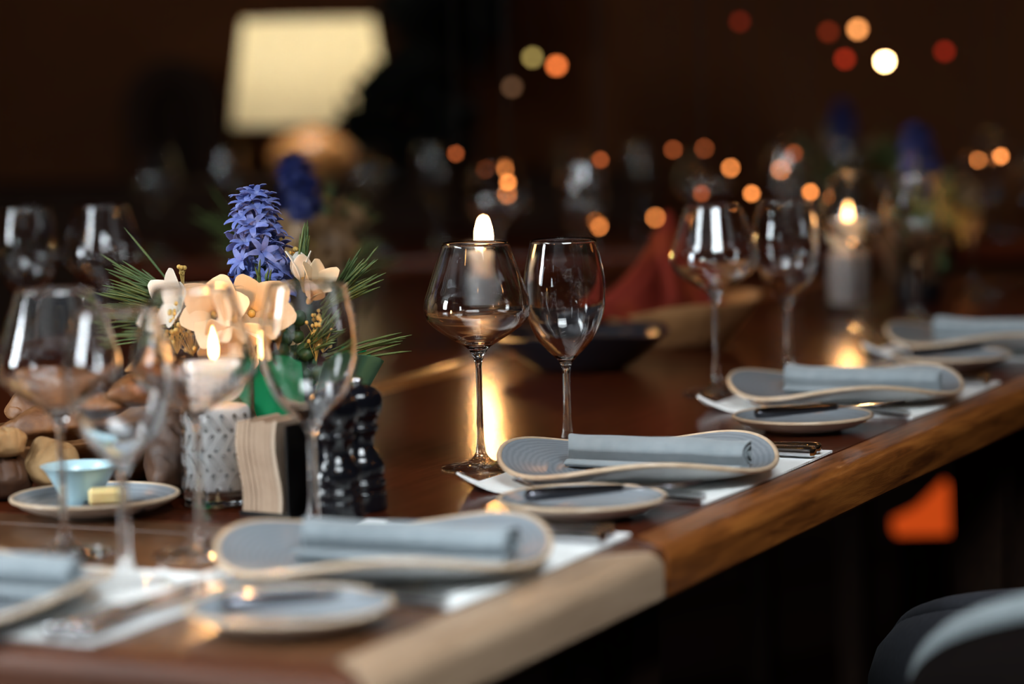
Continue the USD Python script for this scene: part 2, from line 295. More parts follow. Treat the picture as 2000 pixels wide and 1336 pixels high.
def table(name, label, u0, v0, L, W, panel, edge, end, legs=True, bw=0.052, th=0.045, loc=None, rz=None, end_near=None, rb=0.003):
    t = thing(name, label, 'table', loc or T(u0, v0), TROT if rz is None else rz)
    part(t, 'top_panel', cbox(L - 2 * bw - 0.001, W - 2 * bw - 0.001, th - 0.006, 0.001, (L / 2, W / 2, -(th - 0.006) / 2)), panel, False)
    part(t, 'edge_board', edge_board(L, bw, th), edge, 40)
    part(t, 'edge_board', moved(edge_board(L, bw, th, rd=rb), (L, W, 0), PI), edge, 40)
    part(t, 'edge_board', moved(edge_board(W, bw, th, rd=rb), (L, 0, 0), PI / 2), end, 40)
    part(t, 'edge_board', moved(edge_board(W, bw, th, rd=rb if not end_near else 0.016), (0, W, 0), -PI / 2), end_near or end, 40)
    for x in (0.09, L - 0.09):
        for y in (0.09, W - 0.09):
            part(t, 'leg', moved(trimesh.convex.convex_hull(np.array([(sx * w, sy * w, z) for sx in (-1, 1) for sy in (-1, 1) for w, z in ((0.032, -th), (0.022, -TZ))])), (x, y, 0)), 'dark_wood', False)
    part(t, 'apron', cat_([slab(0.1, L - 0.1, y - 0.01, y + 0.01, -0.08, -th) for y in (0.2, W - 0.2)] + [slab(x - 0.01, x + 0.01, 0.2, W - 0.2, -0.08, -th) for x in (0.1, L - 0.1)]), 'dark_wood', False)
    return t
TW = 0.83
table('dining_table', 'pale oak-edged short end table closest to the camera', -0.550, 0, 0.548, TW, 'leaf_wood', 'edge_oak', 'leaf_wood', end_near='end_brown')
table('dining_table', 'dark red-brown table with orange edge under the two middle place settings', 0, 0, 1.371, TW, 'table_wood', 'edge_orange', 'table_wood')
table('dining_table', 'far dark table carrying the rightmost plates and tall candle', 1.374, 0, 1.40, TW, 'table_wood', 'edge_orange', 'table_wood')
table('dining_table', 'dark table of the back row behind the blue hyacinth arrangement', 0, TW + 0.004, 1.371, TW, 'table_wood', 'table_wood', 'table_wood')
table('dining_table', 'dark table of the back row under the centre candle', 1.374, TW + 0.004, 1.40, TW, 'table_wood', 'table_wood', 'table_wood')
table('dining_table', 'dark short end table of the back row at the left of the picture', -0.550, TW + 0.004, 0.548, TW, 'leaf_wood', 'edge_oak', 'edge_oak')
table('dining_table', 'separate dark table in the blurred background full of glints', 0, 0, 3.2, 0.9, 'table_wood', 'table_wood', 'table_wood', loc=(-0.9, 6.1, TZ), rz=0.06)

# ------------------------------------------------------------------ wine glasses
NA = 56
A_out = [(0, 0.0), (0.0405, 0.0), (0.0422, 0.0012), (0.0415, 0.0026), (0.030, 0.0045), (0.018, 0.0072), (0.0105, 0.0105), (0.0064, 0.016), (0.0044, 0.026), (0.0035, 0.045)]
A_stem = [(0.0035, 0.045), (0.0032, 0.075), (0.0031, 0.105)]
A_bowl = [(0.0031, 0.105), (0.0036, 0.111), (0.0056, 0.1165), (0.0105, 0.125), (0.0248, 0.1345), (0.038, 0.143), (0.0485, 0.1515), (0.0535, 0.159), (0.0548, 0.167), (0.0540, 0.1755), (0.0507, 0.186), (0.0425, 0.2105), (0.0345, 0.2335), (0.0340, 0.2350), (0.0333, 0.2346)]
A_in = [(0.0333, 0.2335), (0.0414, 0.2103), (0.0496, 0.1858), (0.0528, 0.1755), (0.0536, 0.1672), (0.0522, 0.1602), (0.0472, 0.1530), (0.0368, 0.1447), (0.0235, 0.1365), (0.0095, 0.1283), (0.0040, 0.1265), (0, 0.126)]
B_out = [(0, 0.0), (0.0375, 0.0), (0.039, 0.0012), (0.0383, 0.0026), (0.028, 0.0045), (0.017, 0.0072), (0.0108, 0.0105), (0.0070, 0.016), (0.0052, 0.026), (0.0043, 0.042)]
B_stem = [(0.0043, 0.042), (0.0040, 0.062), (0.0040, 0.085)]
B_bowl = [(0.0040, 0.085), (0.0046, 0.091), (0.0060, 0.0955), (0.0098, 0.101), (0.018, 0.109), (0.0304, 0.1235), (0.0390, 0.142), (0.0432, 0.160), (0.0437, 0.178), (0.0424, 0.193), (0.0390, 0.210), (0.0350, 0.2275), (0.0346, 0.229), (0.0339, 0.2286)]
B_in = [(0.0338, 0.2274), (0.0379, 0.2098), (0.0413, 0.1928), (0.0426, 0.178), (0.0421, 0.1605), (0.0378, 0.1430), (0.0290, 0.1248), (0.0165, 0.1112), (0.0085, 0.1045), (0.0040, 0.1025), (0, 0.102)]
def wine_glass(name, label, out, stem, bowl, inn, loc, group):
    t = thing(name, label, 'wine glass', loc, group=group)
    part(t, 'foot', lathe(dense(out, 0.0022), NA), 'foot_glass', True)
    part(t, 'stem', lathe(dense(stem, 0.006), NA), 'glass', True)
    part(t, 'bowl', lathe(np.vstack([dense(bowl, 0.0025), dense(inn, 0.0025)]), NA), 'glass', True)
    return t
GA = [  # x, y of wide burgundy glasses
    ((-0.035, 2.987), 'sharp wide burgundy glass in the centre, right in front of the middle candle flame'),
    ((-0.396, 2.526), 'wide blurred burgundy glass closest to the left edge of the picture'),
    ((-0.275, 2.509), 'wide blurred burgundy glass in front of the bright near candle'),
    ((0.252, 3.590), 'wide burgundy glass full of white glints, standing by the second plate from the right'),
    ((0.518, 4.345), 'wide burgundy glass overlapping the right-hand candle'),
    ((-0.550, 3.939), 'wide burgundy glass in the dark at the left, beyond the pine needles'),
    ((0.78, 4.90), 'wide burgundy glass at the far right behind the last plate'),
    ((-0.02, 5.05), 'wide burgundy glass blurred behind the middle candle'),
    ((0.36, 5.35), 'wide burgundy glass blurred above the orange cloth')]
GB = [
    ((0.057, 3.094), 'sharp tulip-shaped wine glass in the centre, right of the burgundy glass'),
    ((-0.322, 2.370), 'tulip-shaped blurred glass with a long white streak, second from the left edge'),
    ((-0.182, 2.600), 'tulip-shaped blurred glass in front of the two black mills'),
    ((0.358, 3.760), 'tulip-shaped wine glass right of the glinting burgundy glass, above a napkin'),
    ((0.617, 4.429), 'tulip-shaped wine glass right of the right-hand candle'),
    ((-0.672, 4.052), 'tulip-shaped glass in the dark at the left edge'),
    ((0.13, 5.10), 'tulip-shaped glass blurred between the two sharp glasses and the orange cloth'),
    ((0.92, 5.05), 'tulip-shaped glass blurred at the right edge of the picture'),
    ((0.52, 5.45), 'tulip-shaped glass blurred left of the right-hand candle flame')]
ga = gb = None
for (x, y), lab in GA:
    if ga is None: ga = wine_glass('burgundy_glass', lab, A_out, A_stem, A_bowl, A_in, (x, y, TZ + 0.0004), 'wide burgundy glasses on the tables')
    else: dup(ga, lab, (x, y, TZ + 0.0004), R.random() * 6)
for (x, y), lab in GB:
    if gb is None: gb = wine_glass('tulip_glass', lab, B_out, B_stem, B_bowl, B_in, (x, y, TZ + 0.0004), 'tulip glasses on the tables')
    else: dup(gb, lab, (x, y, TZ + 0.0004), R.random() * 6)
ON7 = 'first second third fourth fifth sixth seventh'.split()
for i in range(7):      # the background table: glasses too blurred to tell apart
    for j, (src, q) in enumerate(((ga, 'wide'), (gb, 'tulip-shaped'))):
        x = -0.75 + 0.45 * i + 0.14 * j; y = 6.25 + 0.06 * x + 0.12 * j
        dup(src, f'{ON7[i]} blurred {q} glass from the left on the separate background table', (x, y, TZ + 0.0004), R.random() * 6, group=f'{q} glasses on the background table')

# ------------------------------------------------------------------ place settings
def wave(th, ph=86): return math.cos(3 * (th + math.radians(ph)))
def dinner_plate(label, loc, rz, ph=86):
    r_ = np.array([0, 0.02, 0.04, 0.06, 0.072, 0.084, 0.096, 0.108, 0.12, 0.13, 0.138]); n = 96; th = np.linspace(0, 2 * PI, n, endpoint=False)
    top = PchipInterpolator([0, 0.06, 0.075, 0.11, 0.138], [0.0075, 0.0075, 0.0085, 0.0150, 0.0235]); bot = PchipInterpolator([0, 0.05, 0.066, 0.07, 0.10, 0.138], [0.003, 0.003, 0.0003, 0.0003, 0.0070, 0.0192])
    amp = PchipInterpolator([0, 0.055, 0.10, 0.138], [0, 0, 0.0042, 0.0083])
    def surf(fn, flip):
        V = [(r * math.cos(t), r * math.sin(t), float(fn(r)) + float(amp(r)) * wave(t + rz, ph)) for r in r_ for t in th]; F = []
        for i in range(len(r_) - 1):
            for j in range(n):
                a, b, c, d = i * n + j, i * n + (j + 1) % n, (i + 1) * n + (j + 1) % n, (i + 1) * n + j
                F += [(a, c, b), (a, d, c)] if not flip else [(a, b, c), (a, c, d)]
        return trimesh.Trimesh(np.array(V), np.array(F)[:, ::-1], process=False)
    t = thing('dinner_plate', label, 'plate', loc, rz, 'wavy-rimmed dinner plates')
    part(t, 'glazed_top', surf(top, False), 'plate_top', True); part(t, 'underside', surf(bot, True), 'plate_under', 50)
    ring = [(0.1385 * math.cos(a), 0.1385 * math.sin(a), 0.0218 + 0.0084 * wave(a + rz, ph)) for a in np.linspace(0, 2 * PI, 97)]
    part(t, 'rim', tube(ring, 0.0027, 8, False), 'plate_rim', True, 'tan rim line')
    return t
def side_plate(label, loc, r=0.078):
    t = thing('side_plate', label, 'plate', loc, 0.0, 'small round side plates')
    s = r / 0.078
    part(t, 'glazed_top', lathe(dense([(0, 0.0062), (0.045 * s, 0.0064), (0.058 * s, 0.0085), (0.07 * s, 0.0145), (0.0765 * s, 0.0185)], 0.004), 72), 'plate_top', True)
    part(t, 'underside', lathe([(0, 0.002), (0.036 * s, 0.002), (0.038 * s, 0.0003), (0.042 * s, 0.0003), (0.044 * s, 0.0024), (0.06 * s, 0.0056), (0.07 * s, 0.0105), (0.0765 * s, 0.0155)], 72), 'side_under', 50)
    part(t, 'rim', tube([(0.077 * s * math.cos(a), 0.077 * s * math.sin(a), 0.0170) for a in np.linspace(0, 2 * PI, 73)], 0.0021, 8, False), 'plate_rim', True, 'tan rim line')
    return t
def napkin_mesh(L=0.2, seed=1):
    rng = np.random.RandomState(seed); pts = []
    for a in np.linspace(0, 2.35 * 2 * PI, 74):                                   # the roll, from inside out
        k = a / (2.35 * 2 * PI); rr = 0.0028 + 0.0112 * k ** 0.9
        pts.append((rr * 1.12 * math.cos(a + 2.2), 0.0165 + rr * math.sin(a + 2.2) + 0.0008))
    x0, z0 = pts[-1]
    tail = [(-0.006, -0.0004), (-0.013, 0.0002), (-0.022, 0.0008), (-0.0255, 0.0034), (-0.022, 0.0066), (-0.014, 0.0060), (-0.006, 0.0042)]
    pts2 = pts[:-6] + [(x, z) for x, z in reversed(tail)] + [(0.004, -0.0004), (0.014, 0.0)]
    p = np.array(pts2); t = np.r_[0, np.cumsum(np.linalg.norm(np.diff(p, axis=0), axis=1))]; s = np.linspace(0, t[-1], 130)
    px, pz = np.interp(s, t, p[:, 0]), np.interp(s, t, p[:, 1])
    ys = np.linspace(-L / 2, L / 2, 40); P = np.zeros((len(s), len(ys), 3))
    for j, y in enumerate(ys):
        w = 1 + 0.06 * math.sin(y * 34 + seed) + 0.04 * math.sin(y * 71 + 2 * seed); end = 1 + 0.06 * (2 * y / L) ** 6
        P[:, j, 0] = px * w * end; P[:, j, 1] = y + 0.0025 * np.sin(px * 190 + seed) * (abs(2 * y / L) ** 3) * np.sign(y); P[:, j, 2] = pz * (1 + 0.5 * (w - 1)) * end
    return sheet(P, 0.0016)
def mat_mesh(w, d, curl=True):
    xs = np.linspace(-w / 2, w / 2, 150); ys = np.linspace(0, d, 40); P = np.zeros((len(xs), len(ys), 3))
    for i, x in enumerate(xs):
        for j, y in enumerate(ys):
            k = y / d; rip = 0.0011 * abs(math.sin(x * PI / 0.0075)) * (abs(2 * k - 1) ** 20)
            lift = 0.018 * max(0, 1 - math.hypot(x + w / 2, y - d) / 0.05) ** 1.6 if curl else 0
            bow = 0.008 * (4 * (x / w) ** 2) * (k - 0.5) * -0.8
            P[i, j] = (x + 0.003 * math.sin(y * 9), y + bow + math.copysign(rip, k - 0.5), 0.0014 + lift + 0.0003 * math.sin(x * 60) * math.sin(y * 40) + 0.0003)
    return sheet(P, 0.0022)
def fork_mesh():
    pts = [(0, 0.0065), (0.006, 0.0085), (0.03, 0.0070), (0.10, 0.0032), (0.125, 0.0032), (0.137, 0.0075), (0.147, 0.0115)]
    up = [(x, y) for x, y in pts]; tines = []
    body = Polygon(up + [(x, -y) for x, y in reversed(up)])
    ms = [trimesh.creation.extrude_polygon(body, 0.0022, engine='earcut')]
    for k in range(4):
        y = -0.0093 + 0.0062 * k
        ms.append(trimesh.creation.extrude_polygon(Polygon([(0.144, y - 0.0021), (0.19, y - 0.0014), (0.195, y), (0.19, y + 0.0014), (0.144, y + 0.0021)]), 0.0018, engine='earcut'))
    out = []
    for m in ms:
        v, f = trimesh.remesh.subdivide_to_size(m.vertices, m.faces, 0.012); v = np.array(v)
        zf = PchipInterpolator([0, 0.03, 0.09, 0.125, 0.15, 0.175, 0.197], [0.0006, 0.0020, 0.0058, 0.0072, 0.0046, 0.0072, 0.0130])
        v[:, 2] += zf(v[:, 0]); out.append(trimesh.Trimesh(v, f, process=False))
    return out
def make_fork(label, loc, rz, group='table forks'):
    t = thing('fork', label, 'fork', loc, rz, group); ms = fork_mesh()
    part(t, 'handle', ms[0], 'steel', 30)
    for m in ms[1:]: part(t, 'tine', m, 'steel', 30)
    return t
def knife_parts(L=0.225):
    hl = 0.095; n = 12; secs = [(0.0, 0.0045, 0.003), (0.003, 0.0090, 0.0056), (0.012, 0.0102, 0.0060), (0.04, 0.0088, 0.0054), (0.08, 0.0066, 0.0042), (hl, 0.0055, 0.0032)]
    V = []; F = []
    for x, a, b in secs: V += [(x, a * math.copysign(abs(math.cos(q)) ** 0.7, math.cos(q)), 0.0062 + b * math.copysign(abs(math.sin(q)) ** 0.7, math.sin(q))) for q in np.linspace(0, 2 * PI, n, endpoint=False)]
    for k in range(len(secs) - 1):
        for j in range(n):
            a, b, c, d = k * n + j, k * n + (j + 1) % n, (k + 1) * n + (j + 1) % n, (k + 1) * n + j; F += [(a, b, c), (a, c, d)]
    for k, rev in ((0, 1), (len(secs) - 1, 0)):
        for j in range(1, n - 1): t = (k * n, k * n + j, k * n + j + 1); F.append(t[::-1] if rev else t)
    h = trimesh.Trimesh(np.array(V), np.array(F), process=False)
    bl = moved(trimesh.creation.extrude_polygon(Polygon([(hl - 0.004, -0.004), (hl + 0.02, -0.0075), (L - 0.03, -0.009), (L - 0.01, -0.006), (L, 0.002), (L - 0.004, 0.006), (hl, 0.005)]), 0.0016, engine='earcut'), (0, 0, 0.0045))
    return h, bl
def make_knife(label, loc, rz, group='table knives', handle='steel', rot=None, name='table_knife', L=0.225):
    t = thing(name, label, 'knife', loc, rz, group, rot); h, b = knife_parts(L)
    part(t, 'handle', h, handle, 40); part(t, 'blade', b, 'steel', 30); return t

SETS = [  # u of the placemat's middle, words, side plate u, v
    (-0.130, 'in the near blurred place setting', -0.405, 0.142), (0.415, 'in the sharp middle place setting', 0.142, 0.142),
    (1.055, 'in the third place setting, past the sharp one', 0.756, 0.145), (1.665, 'in the rightmost far place setting', 1.395, 0.165)]
VDIR = math.atan2(vx[1], vx[0])
forks = knives = bknife = None
for k, (uc, words, su, sv) in enumerate(SETS):
    solo_m = thing('placemat', f'white ribbed placemat {words}', 'placemat', T(uc, 0.052), TROT, 'white ribbed placemats')
    part(solo_m, 'woven_mat', mat_mesh(0.36, 0.270), 'placemat', 40)
    pz = 0.0034
    dinner_plate(f'grey-blue dinner plate with wavy tan rim {words}', T(uc - 0.050, 0.180, pz), 0.0)
    n_ = thing('napkin', f'rolled grey-blue cloth napkin on the plate {words}', 'napkin', T(uc - 0.050, 0.156, pz + 0.0100), TROT + (0.03, 0.0, -0.02, 0.02)[k], 'rolled cloth napkins')
    part(n_, 'rolled_cloth', napkin_mesh(0.19, k + 1), 'napkin_cloth', 60)
    side_plate(f'small round side plate with tan rim {words}', T(su, sv))
    for q in range(2):
        lab = f"{('outer', 'inner')[q]} fork left of the dinner plate {words}"; loc = T(uc - 0.176 + 0.021 * q, 0.06 + 0.008 * q, 0.0034)
        lk = f"{('inner', 'outer')[q]} knife right of the dinner plate {words}"; lock = T(uc + 0.118 + 0.028 * q, 0.052 + 0.004 * q, 0.0034)
        if forks is None: forks, knives = make_fork(lab, loc, VDIR), make_knife(lk, lock, VDIR)
        else: dup(forks, lab, loc, VDIR); dup(knives, lk, lock, VDIR)
    lb = f'dark-handled butter knife on the side plate {words}'
    loc = T(su - 0.012, sv + 0.052, 0.0125); yaw = math.degrees(VDIR) + 180 + 8
    if bknife is None: bknife = make_knife(lb, loc, 0, 'butter knives on side plates', 'dark_steel', (0, -5.5, yaw), 'butter_knife', 0.17)
    else: dup(bknife, lb, loc, rot=(0, -5.5, yaw))
# the setting at the head of the table
HR = TROT - PI / 2
m0 = thing('placemat', 'white ribbed placemat at the head of the table, bottom left corner of the picture', 'placemat', T(-0.515, 0.43), HR, 'white ribbed placemats')
part(m0, 'woven_mat', mat_mesh(0.36, 0.275, False), 'placemat', 40)
dinner_plate('grey-blue dinner plate cut by the left edge of the picture, bottom left', T(-0.455, 0.434, 0.0034), 0.35, 15)
n0 = thing('napkin', 'rolled cloth napkin on the plate cut by the left edge of the picture', 'napkin', (-0.430, 2.292, TZ + 0.0150), TROT, 'rolled cloth napkins')
part(n0, 'rolled_cloth', napkin_mesh(0.19, 9), 'napkin_cloth', 60)
for q in range(2): dup(knives, f"{('nearer', 'farther')[q]} knife beside the plate cut by the left edge of the picture", T(-0.515, 0.262 + 0.022 * q, 0.0034), TROT)
dup(forks, 'fork lying at the near edge of the placemat at the head of the table', T(-0.535, 0.31, 0.0034), VDIR)

# ------------------------------------------------------------------ candles in cut glass
def candle(label, loc):
    t = thing('candle', label, 'candle', loc, R.random() * 6, 'white candles in cut glass cups')
    part(t, 'glass_cup', lathe(np.vstack([[(0, 0), (0.0325, 0)], dense([(0.0345, 0.002), (0.0355, 0.05), (0.0365, 0.1), (0.037, 0.139), (0.0362, 0.1405), (0.0352, 0.1395)], 0.004), dense([(0.0338, 0.1), (0.0325, 0.05), (0.031, 0.016)], 0.005), [(0, 0.0145)]]), 40), 'glass', 50)
    rl = []                                           # cut-glass facets proud of the lower cup
    for a in range(18):
        for b in range(4):
            an = a * 2 * PI / 18 + (b % 2) * PI / 18; z = 0.026 + b * 0.019
            d = trimesh.creation.icosphere(0, 1); d.apply_scale((0.0009, 0.0028, 0.0115)); d.apply_transform(trimesh.transformations.rotation_matrix(0.6 if b % 2 else -0.6, (1, 0, 0))); rl.append(moved(d, (0.0356, 0, z), 0).apply_transform(trimesh.transformations.rotation_matrix(an, (0, 0, 1))))
    part(t, 'cut_facets', cat_(rl), 'glass', True, kind='stuff')
    part(t, 'frosted_insert', lathe(dense([(0, 0.0155), (0.029, 0.0165), (0.0315, 0.05), (0.0322, 0.088), (0.029, 0.096), (0, 0.097)], 0.004), 40), 'frosted_glass', True)
    w = part(t, 'wax', lathe(dense([(0, 0.099), (0.012, 0.100), (0.022, 0.106), (0.029, 0.117), (0.0315, 0.128), (0.0312, 0.1320), (0.0295, 0.1328), (0.02, 0.1322), (0.006, 0.1312), (0, 0.1312)], 0.002), 48), 'wax', True)
    part(t, 'wick', tube([(0, 0, 0.130), (0.0004, 0, 0.136), (0.0012, 0.0004, 0.140)], 0.0007, 6), 'wick')
    part(t, 'flame', lathe(dense([(0, 0.1355), (0.0028, 0.138), (0.0052, 0.145), (0.0056, 0.151), (0.0044, 0.160), (0.0022, 0.168), (0.0006, 0.1735), (0, 0.1745)], 0.002), 20), 'flame', True)
    return t
c0 = candle('white candle burning in a cut glass cup, nearest candle at the left', (-0.286, 2.796, TZ))
dup(c0, 'candle whose flame burns just above the sharp burgundy glass', (-0.039, 4.405, TZ), 1.0)
dup(c0, 'candle burning at the right between wine glasses', (0.536, 4.618, TZ), 2.0)

# ------------------------------------------------------------------ black mills, paper napkins
MP = [(0, 0), (0.0245, 0), (0.0256, 0.003), (0.0254, 0.018), (0.0235, 0.0205), (0.0246, 0.0225), (0.0250, 0.027), (0.0228, 0.0305), (0.0222, 0.032), (0.0236, 0.035), (0.0238, 0.041), (0.0215, 0.049), (0.0168, 0.057), (0.0142, 0.064), (0.0150, 0.070), (0.0176, 0.0755), (0.0192, 0.0785), (0.0188, 0.081), (0.0172, 0.083), (0.0178, 0.086), (0.0218, 0.093), (0.0238, 0.101), (0.0228, 0.109), (0.0188, 0.1155), (0.011, 0.1195), (0, 0.1205)]
def mill(label, loc):
    t = thing('pepper_mill', label, 'pepper mill', loc, 0, 'black turned mills')
    part(t, 'body', lathe(dense(MP[:19], 0.0014), 48), 'mill_black', 50)
    part(t, 'cap', lathe(dense(MP[18:], 0.0014), 48), 'mill_black', 50)
    part(t, 'knob', moved(lathe(dense([(0.003, 0), (0.0035, 0.002), (0.0052, 0.005), (0.003, 0.008), (0, 0.0085)], 0.001), 16), (0, 0, 0.119)), 'steel', True, 'small steel knob'); return t
mill('black turned pepper mill at the right of the pair', (-0.147, 2.738, TZ)); dup(stage.GetPrimAtPath('/World/pepper_mill'), 'black turned mill standing left and in front of its twin', (-0.1665, 2.683, TZ))
t = thing('napkin_holder', 'black holder with a stack of beige paper napkins left of the mills', 'napkin holder', (-0.228, 2.735, TZ), math.radians(-33))
part(t, 'base', cbox(0.062, 0.05, 0.004, 0.001, (0.006, 0, 0.002)), 'black_metal', False)
part(t, 'side_plate', cbox(0.003, 0.05, 0.088, 0.001, (0.034, 0, 0.044)), 'black_metal', False)
for k in range(9):
    ys = np.linspace(-0.024, 0.024, 8); zs = np.linspace(0.0045, 0.089 + 0.0012 * (k % 3), 14); P = np.zeros((8, 14, 3))
    for i, y in enumerate(ys):
        for j, z in enumerate(zs): P[i, j] = (-0.020 + 0.0052 * k + 0.0035 * math.sin(z * 62 + 0.5) + 0.0006 * math.sin(y * 90 + k), y, z)
    part(t, 'paper_napkin', sheet(P, 0.0042), 'paper_pale' if k == 8 else 'paper_napkin', 40)

# ------------------------------------------------------------------ little plate at the left
LP = (-0.402, 2.760)
side_plate('small plate at the left carrying a blue cup and butter', (*LP, TZ), 0.080)
t = thing('dip_cup', 'pale blue flared ceramic cup on the small left plate', 'cup', (LP[0] - 0.014, LP[1] + 0.006, TZ + 0.0068))
part(t, 'cup_body', lathe(dense([(0, 0), (0.015, 0), (0.017, 0.003), (0.026, 0.022), (0.037, 0.0385), (0.0385, 0.0395), (0.0365, 0.0395), (0.024, 0.022), (0.012, 0.006), (0, 0.005)], 0.002), 48), 'blue_ceramic', True)
solo('shadow_slab', moved(cbox(0.062, 0.046, 0.005, 0.002), (LP[0] + 0.022, LP[1] - 0.03, TZ + 0.0105), 0.1), 'plate_shadow', 'small dark slab added for the shadow in front of the blue cup', 'plate_shadow', smooth=False)  # dark slab added for the shadow lying on the plate
solo('butter', moved(cbox(0.036, 0.022, 0.015, 0.003), (LP[0] + 0.016, LP[1] - 0.026, TZ + 0.0205), 0.15), 'butter', 'pale yellow block of butter in front of the blue cup', 'butter', smooth=False)

# ------------------------------------------------------------------ bread
def dish(r, h, wall=0.006, tip=0.0, sx=1.0):
    m = lathe(dense([(0, 0), (r * 0.42, 0), (r * 0.5, 0.003), (r * 0.8, h * 0.55), (r, h), (r - wall, h + 0.001), (r * 0.76, h * 0.58), (r * 0.45, 0.010), (0, 0.008)], 0.004), 64)
    v = m.vertices; k = np.clip(v[:, 2] / h, 0, 1); a = np.arctan2(v[:, 1], v[:, 0]); v[:, 2] += tip * k * np.cos(a) + 0.004 * k * np.sin(3 * a); v[:, 0] *= sx; m.vertices = v; return m
solo('bread_bowl', moved(dish(0.125, 0.05, 0.007), (-0.425, 3.0, TZ), 0.4), 'bowl_wood', 'brown wooden bread bowl behind the small left plate', 'bowl')
def loaf(l, w, h, m, label, loc, rz, tilt=0.0, seed=0):
    s = trimesh.creation.icosphere(4, 1.0); v = s.vertices.copy(); n = meshkit.fbm(v * 1.7 + seed, 4, seed)[:, None]; v *= 0.74 + 0.52 * meshkit.fbm(v * 1.1 + seed, 2, seed)[:, None] + 0.05 * (n - 0.5); v[:, 2] = np.where(v[:, 2] < 0, v[:, 2] * 0.6, v[:, 2]); v *= (l / 2, w / 2, h / 1.6)
    slash = 0.10 * h * np.exp(-((np.sin(v[:, 0] / l * 14)) ** 2) / 0.02) * (v[:, 2] > 0); v[:, 2] -= slash
    s.vertices = v; s = moved(s, (0, 0, 0), 0, 0, tilt); t = thing('bread_roll', label, 'bread', loc, rz, 'breads in the wooden bowl'); part(t, 'crust', s, m, True); return t
loaf(0.13, 0.050, 0.042, 'crust', 'golden long bread piece lying across the wooden bowl, behind the cup', (-0.445, 2.93, TZ + 0.066), 0.15, -0.1, 1)
loaf(0.085, 0.06, 0.055, 'crust', 'orange-brown bread roll behind the tulip glass with the white streak', (-0.372, 2.94, TZ + 0.083), 0.7, 0.1, 2)
loaf(0.075, 0.06, 0.075, 'dark_bread', 'dark brown rounded roll left of the near candle', (-0.335, 2.865, TZ + 0.03), 1.2, 0.0, 3)
loaf(0.070, 0.055, 0.055, 'dark_bread', 'dark roll at the left edge of the picture', (-0.512, 2.86, TZ + 0.022), 0.4, 0.0, 4)
loaf(0.05, 0.045, 0.03, 'crumb', 'pale cut bread piece on the dark roll at the left edge', (-0.505, 2.855, TZ + 0.055), 0.4, 0.05, 5)
loaf(0.10, 0.05, 0.04, 'crust', 'golden roll at the back of the wooden bowl', (-0.49, 3.03, TZ + 0.07), 1.0, 0.0, 6)
loaf(0.07, 0.05, 0.05, 'crumb', 'pale torn bread just behind the left plate', (-0.46, 2.87, TZ + 0.028), -0.5, 0.2, 7)
t = thing('bread_slice', 'triangular cut bread slice standing on top of the rolls', 'bread', (-0.366, 2.93, TZ + 0.118), 0.2)
part(t, 'slice', moved(trimesh.creation.extrude_polygon(Polygon([(-0.024, 0), (0.026, 0.002), (0.004, 0.026), (-0.002, 0.027)]), 0.012, engine='earcut'), (0, 0.006, 0), 0, PI / 2), 'crumb', False)

# black bowl, wooden bowl with orange cloth
solo('serving_bowl', moved(dish(0.118, 0.052, 0.005), (0.093, 3.90, TZ)), 'black_ceramic', 'wide black serving bowl behind the sharp tulip glass', 'bowl')
solo('wooden_bowl', moved(dish(0.115, 0.062, 0.008, 0.012, 1.0), (0.243, 4.16, TZ), -0.1), 'bowl_wood_lit', 'wooden flared bowl in a lit tone holding the orange cloth', 'bowl')
n = 46; P = np.zeros((n, n, 3))
for i in range(n):
    for j in range(n):
        x, y = (i / (n - 1) - 0.5) * 2, (j / (n - 1) - 0.5) * 2; r_ = math.hypot(x, y); a = math.atan2(y, x)
        z = 0.055 + 0.085 * max(0, 1 - r_) ** 1.2 * (0.8 + 0.25 * math.cos(3 * a + 1)) + 0.075 * math.exp(-((x - 0.25) ** 2 + y * y * 0.8) / 0.05) + 0.014 * math.sin(7 * a + 5 * r_)
        P[i, j] = (0.093 * x, 0.08 * y, z)
solo('table_cloth_napkin', moved(sheet(P, 0.002), (0.205, 4.16, TZ), 0.1), 'cloth_orange', 'crumpled orange-red cloth heaped in the wooden bowl', 'cloth', smooth=True)

# ------------------------------------------------------------------ flowers
def petal_mesh(L, W, curl=0.6, cup=0.25, n=7, m=5, th=0.0006, tipw=0.8):
    P = np.zeros((n, m, 3))
    for i in range(n):
        k = i / (n - 1); w = W / 2 * math.sin(PI * (0.10 + 0.86 * k)) ** tipw + 0.0003
        a = curl * k; z = L * k * math.cos(a * 0.7); x = L * k * math.sin(a)
        for j in range(m):
            q = 2 * j / (m - 1) - 1; P[i, j] = (x - cup * w * (1 - q * q) * 0.6, w * q, z)
    return sheet(P, th)
def floret(L=0.0165, W=0.0062):
    ms = [lathe([(0.0012, -0.008), (0.0022, -0.004), (0.0026, 0.0)], 8)]
    for k in range(6): ms.append(moved(petal_mesh(L, W, 1.55 + 0.2 * (k % 2), 0.3, 6, 3), (0.0016, 0, -0.001)).apply_transform(trimesh.transformations.rotation_matrix(k * PI / 3, (0, 0, 1))))
    return cat_(ms)
FL = [floret(0.0155 + 0.0012 * k, 0.0058 + 0.0005 * k) for k in range(3)]
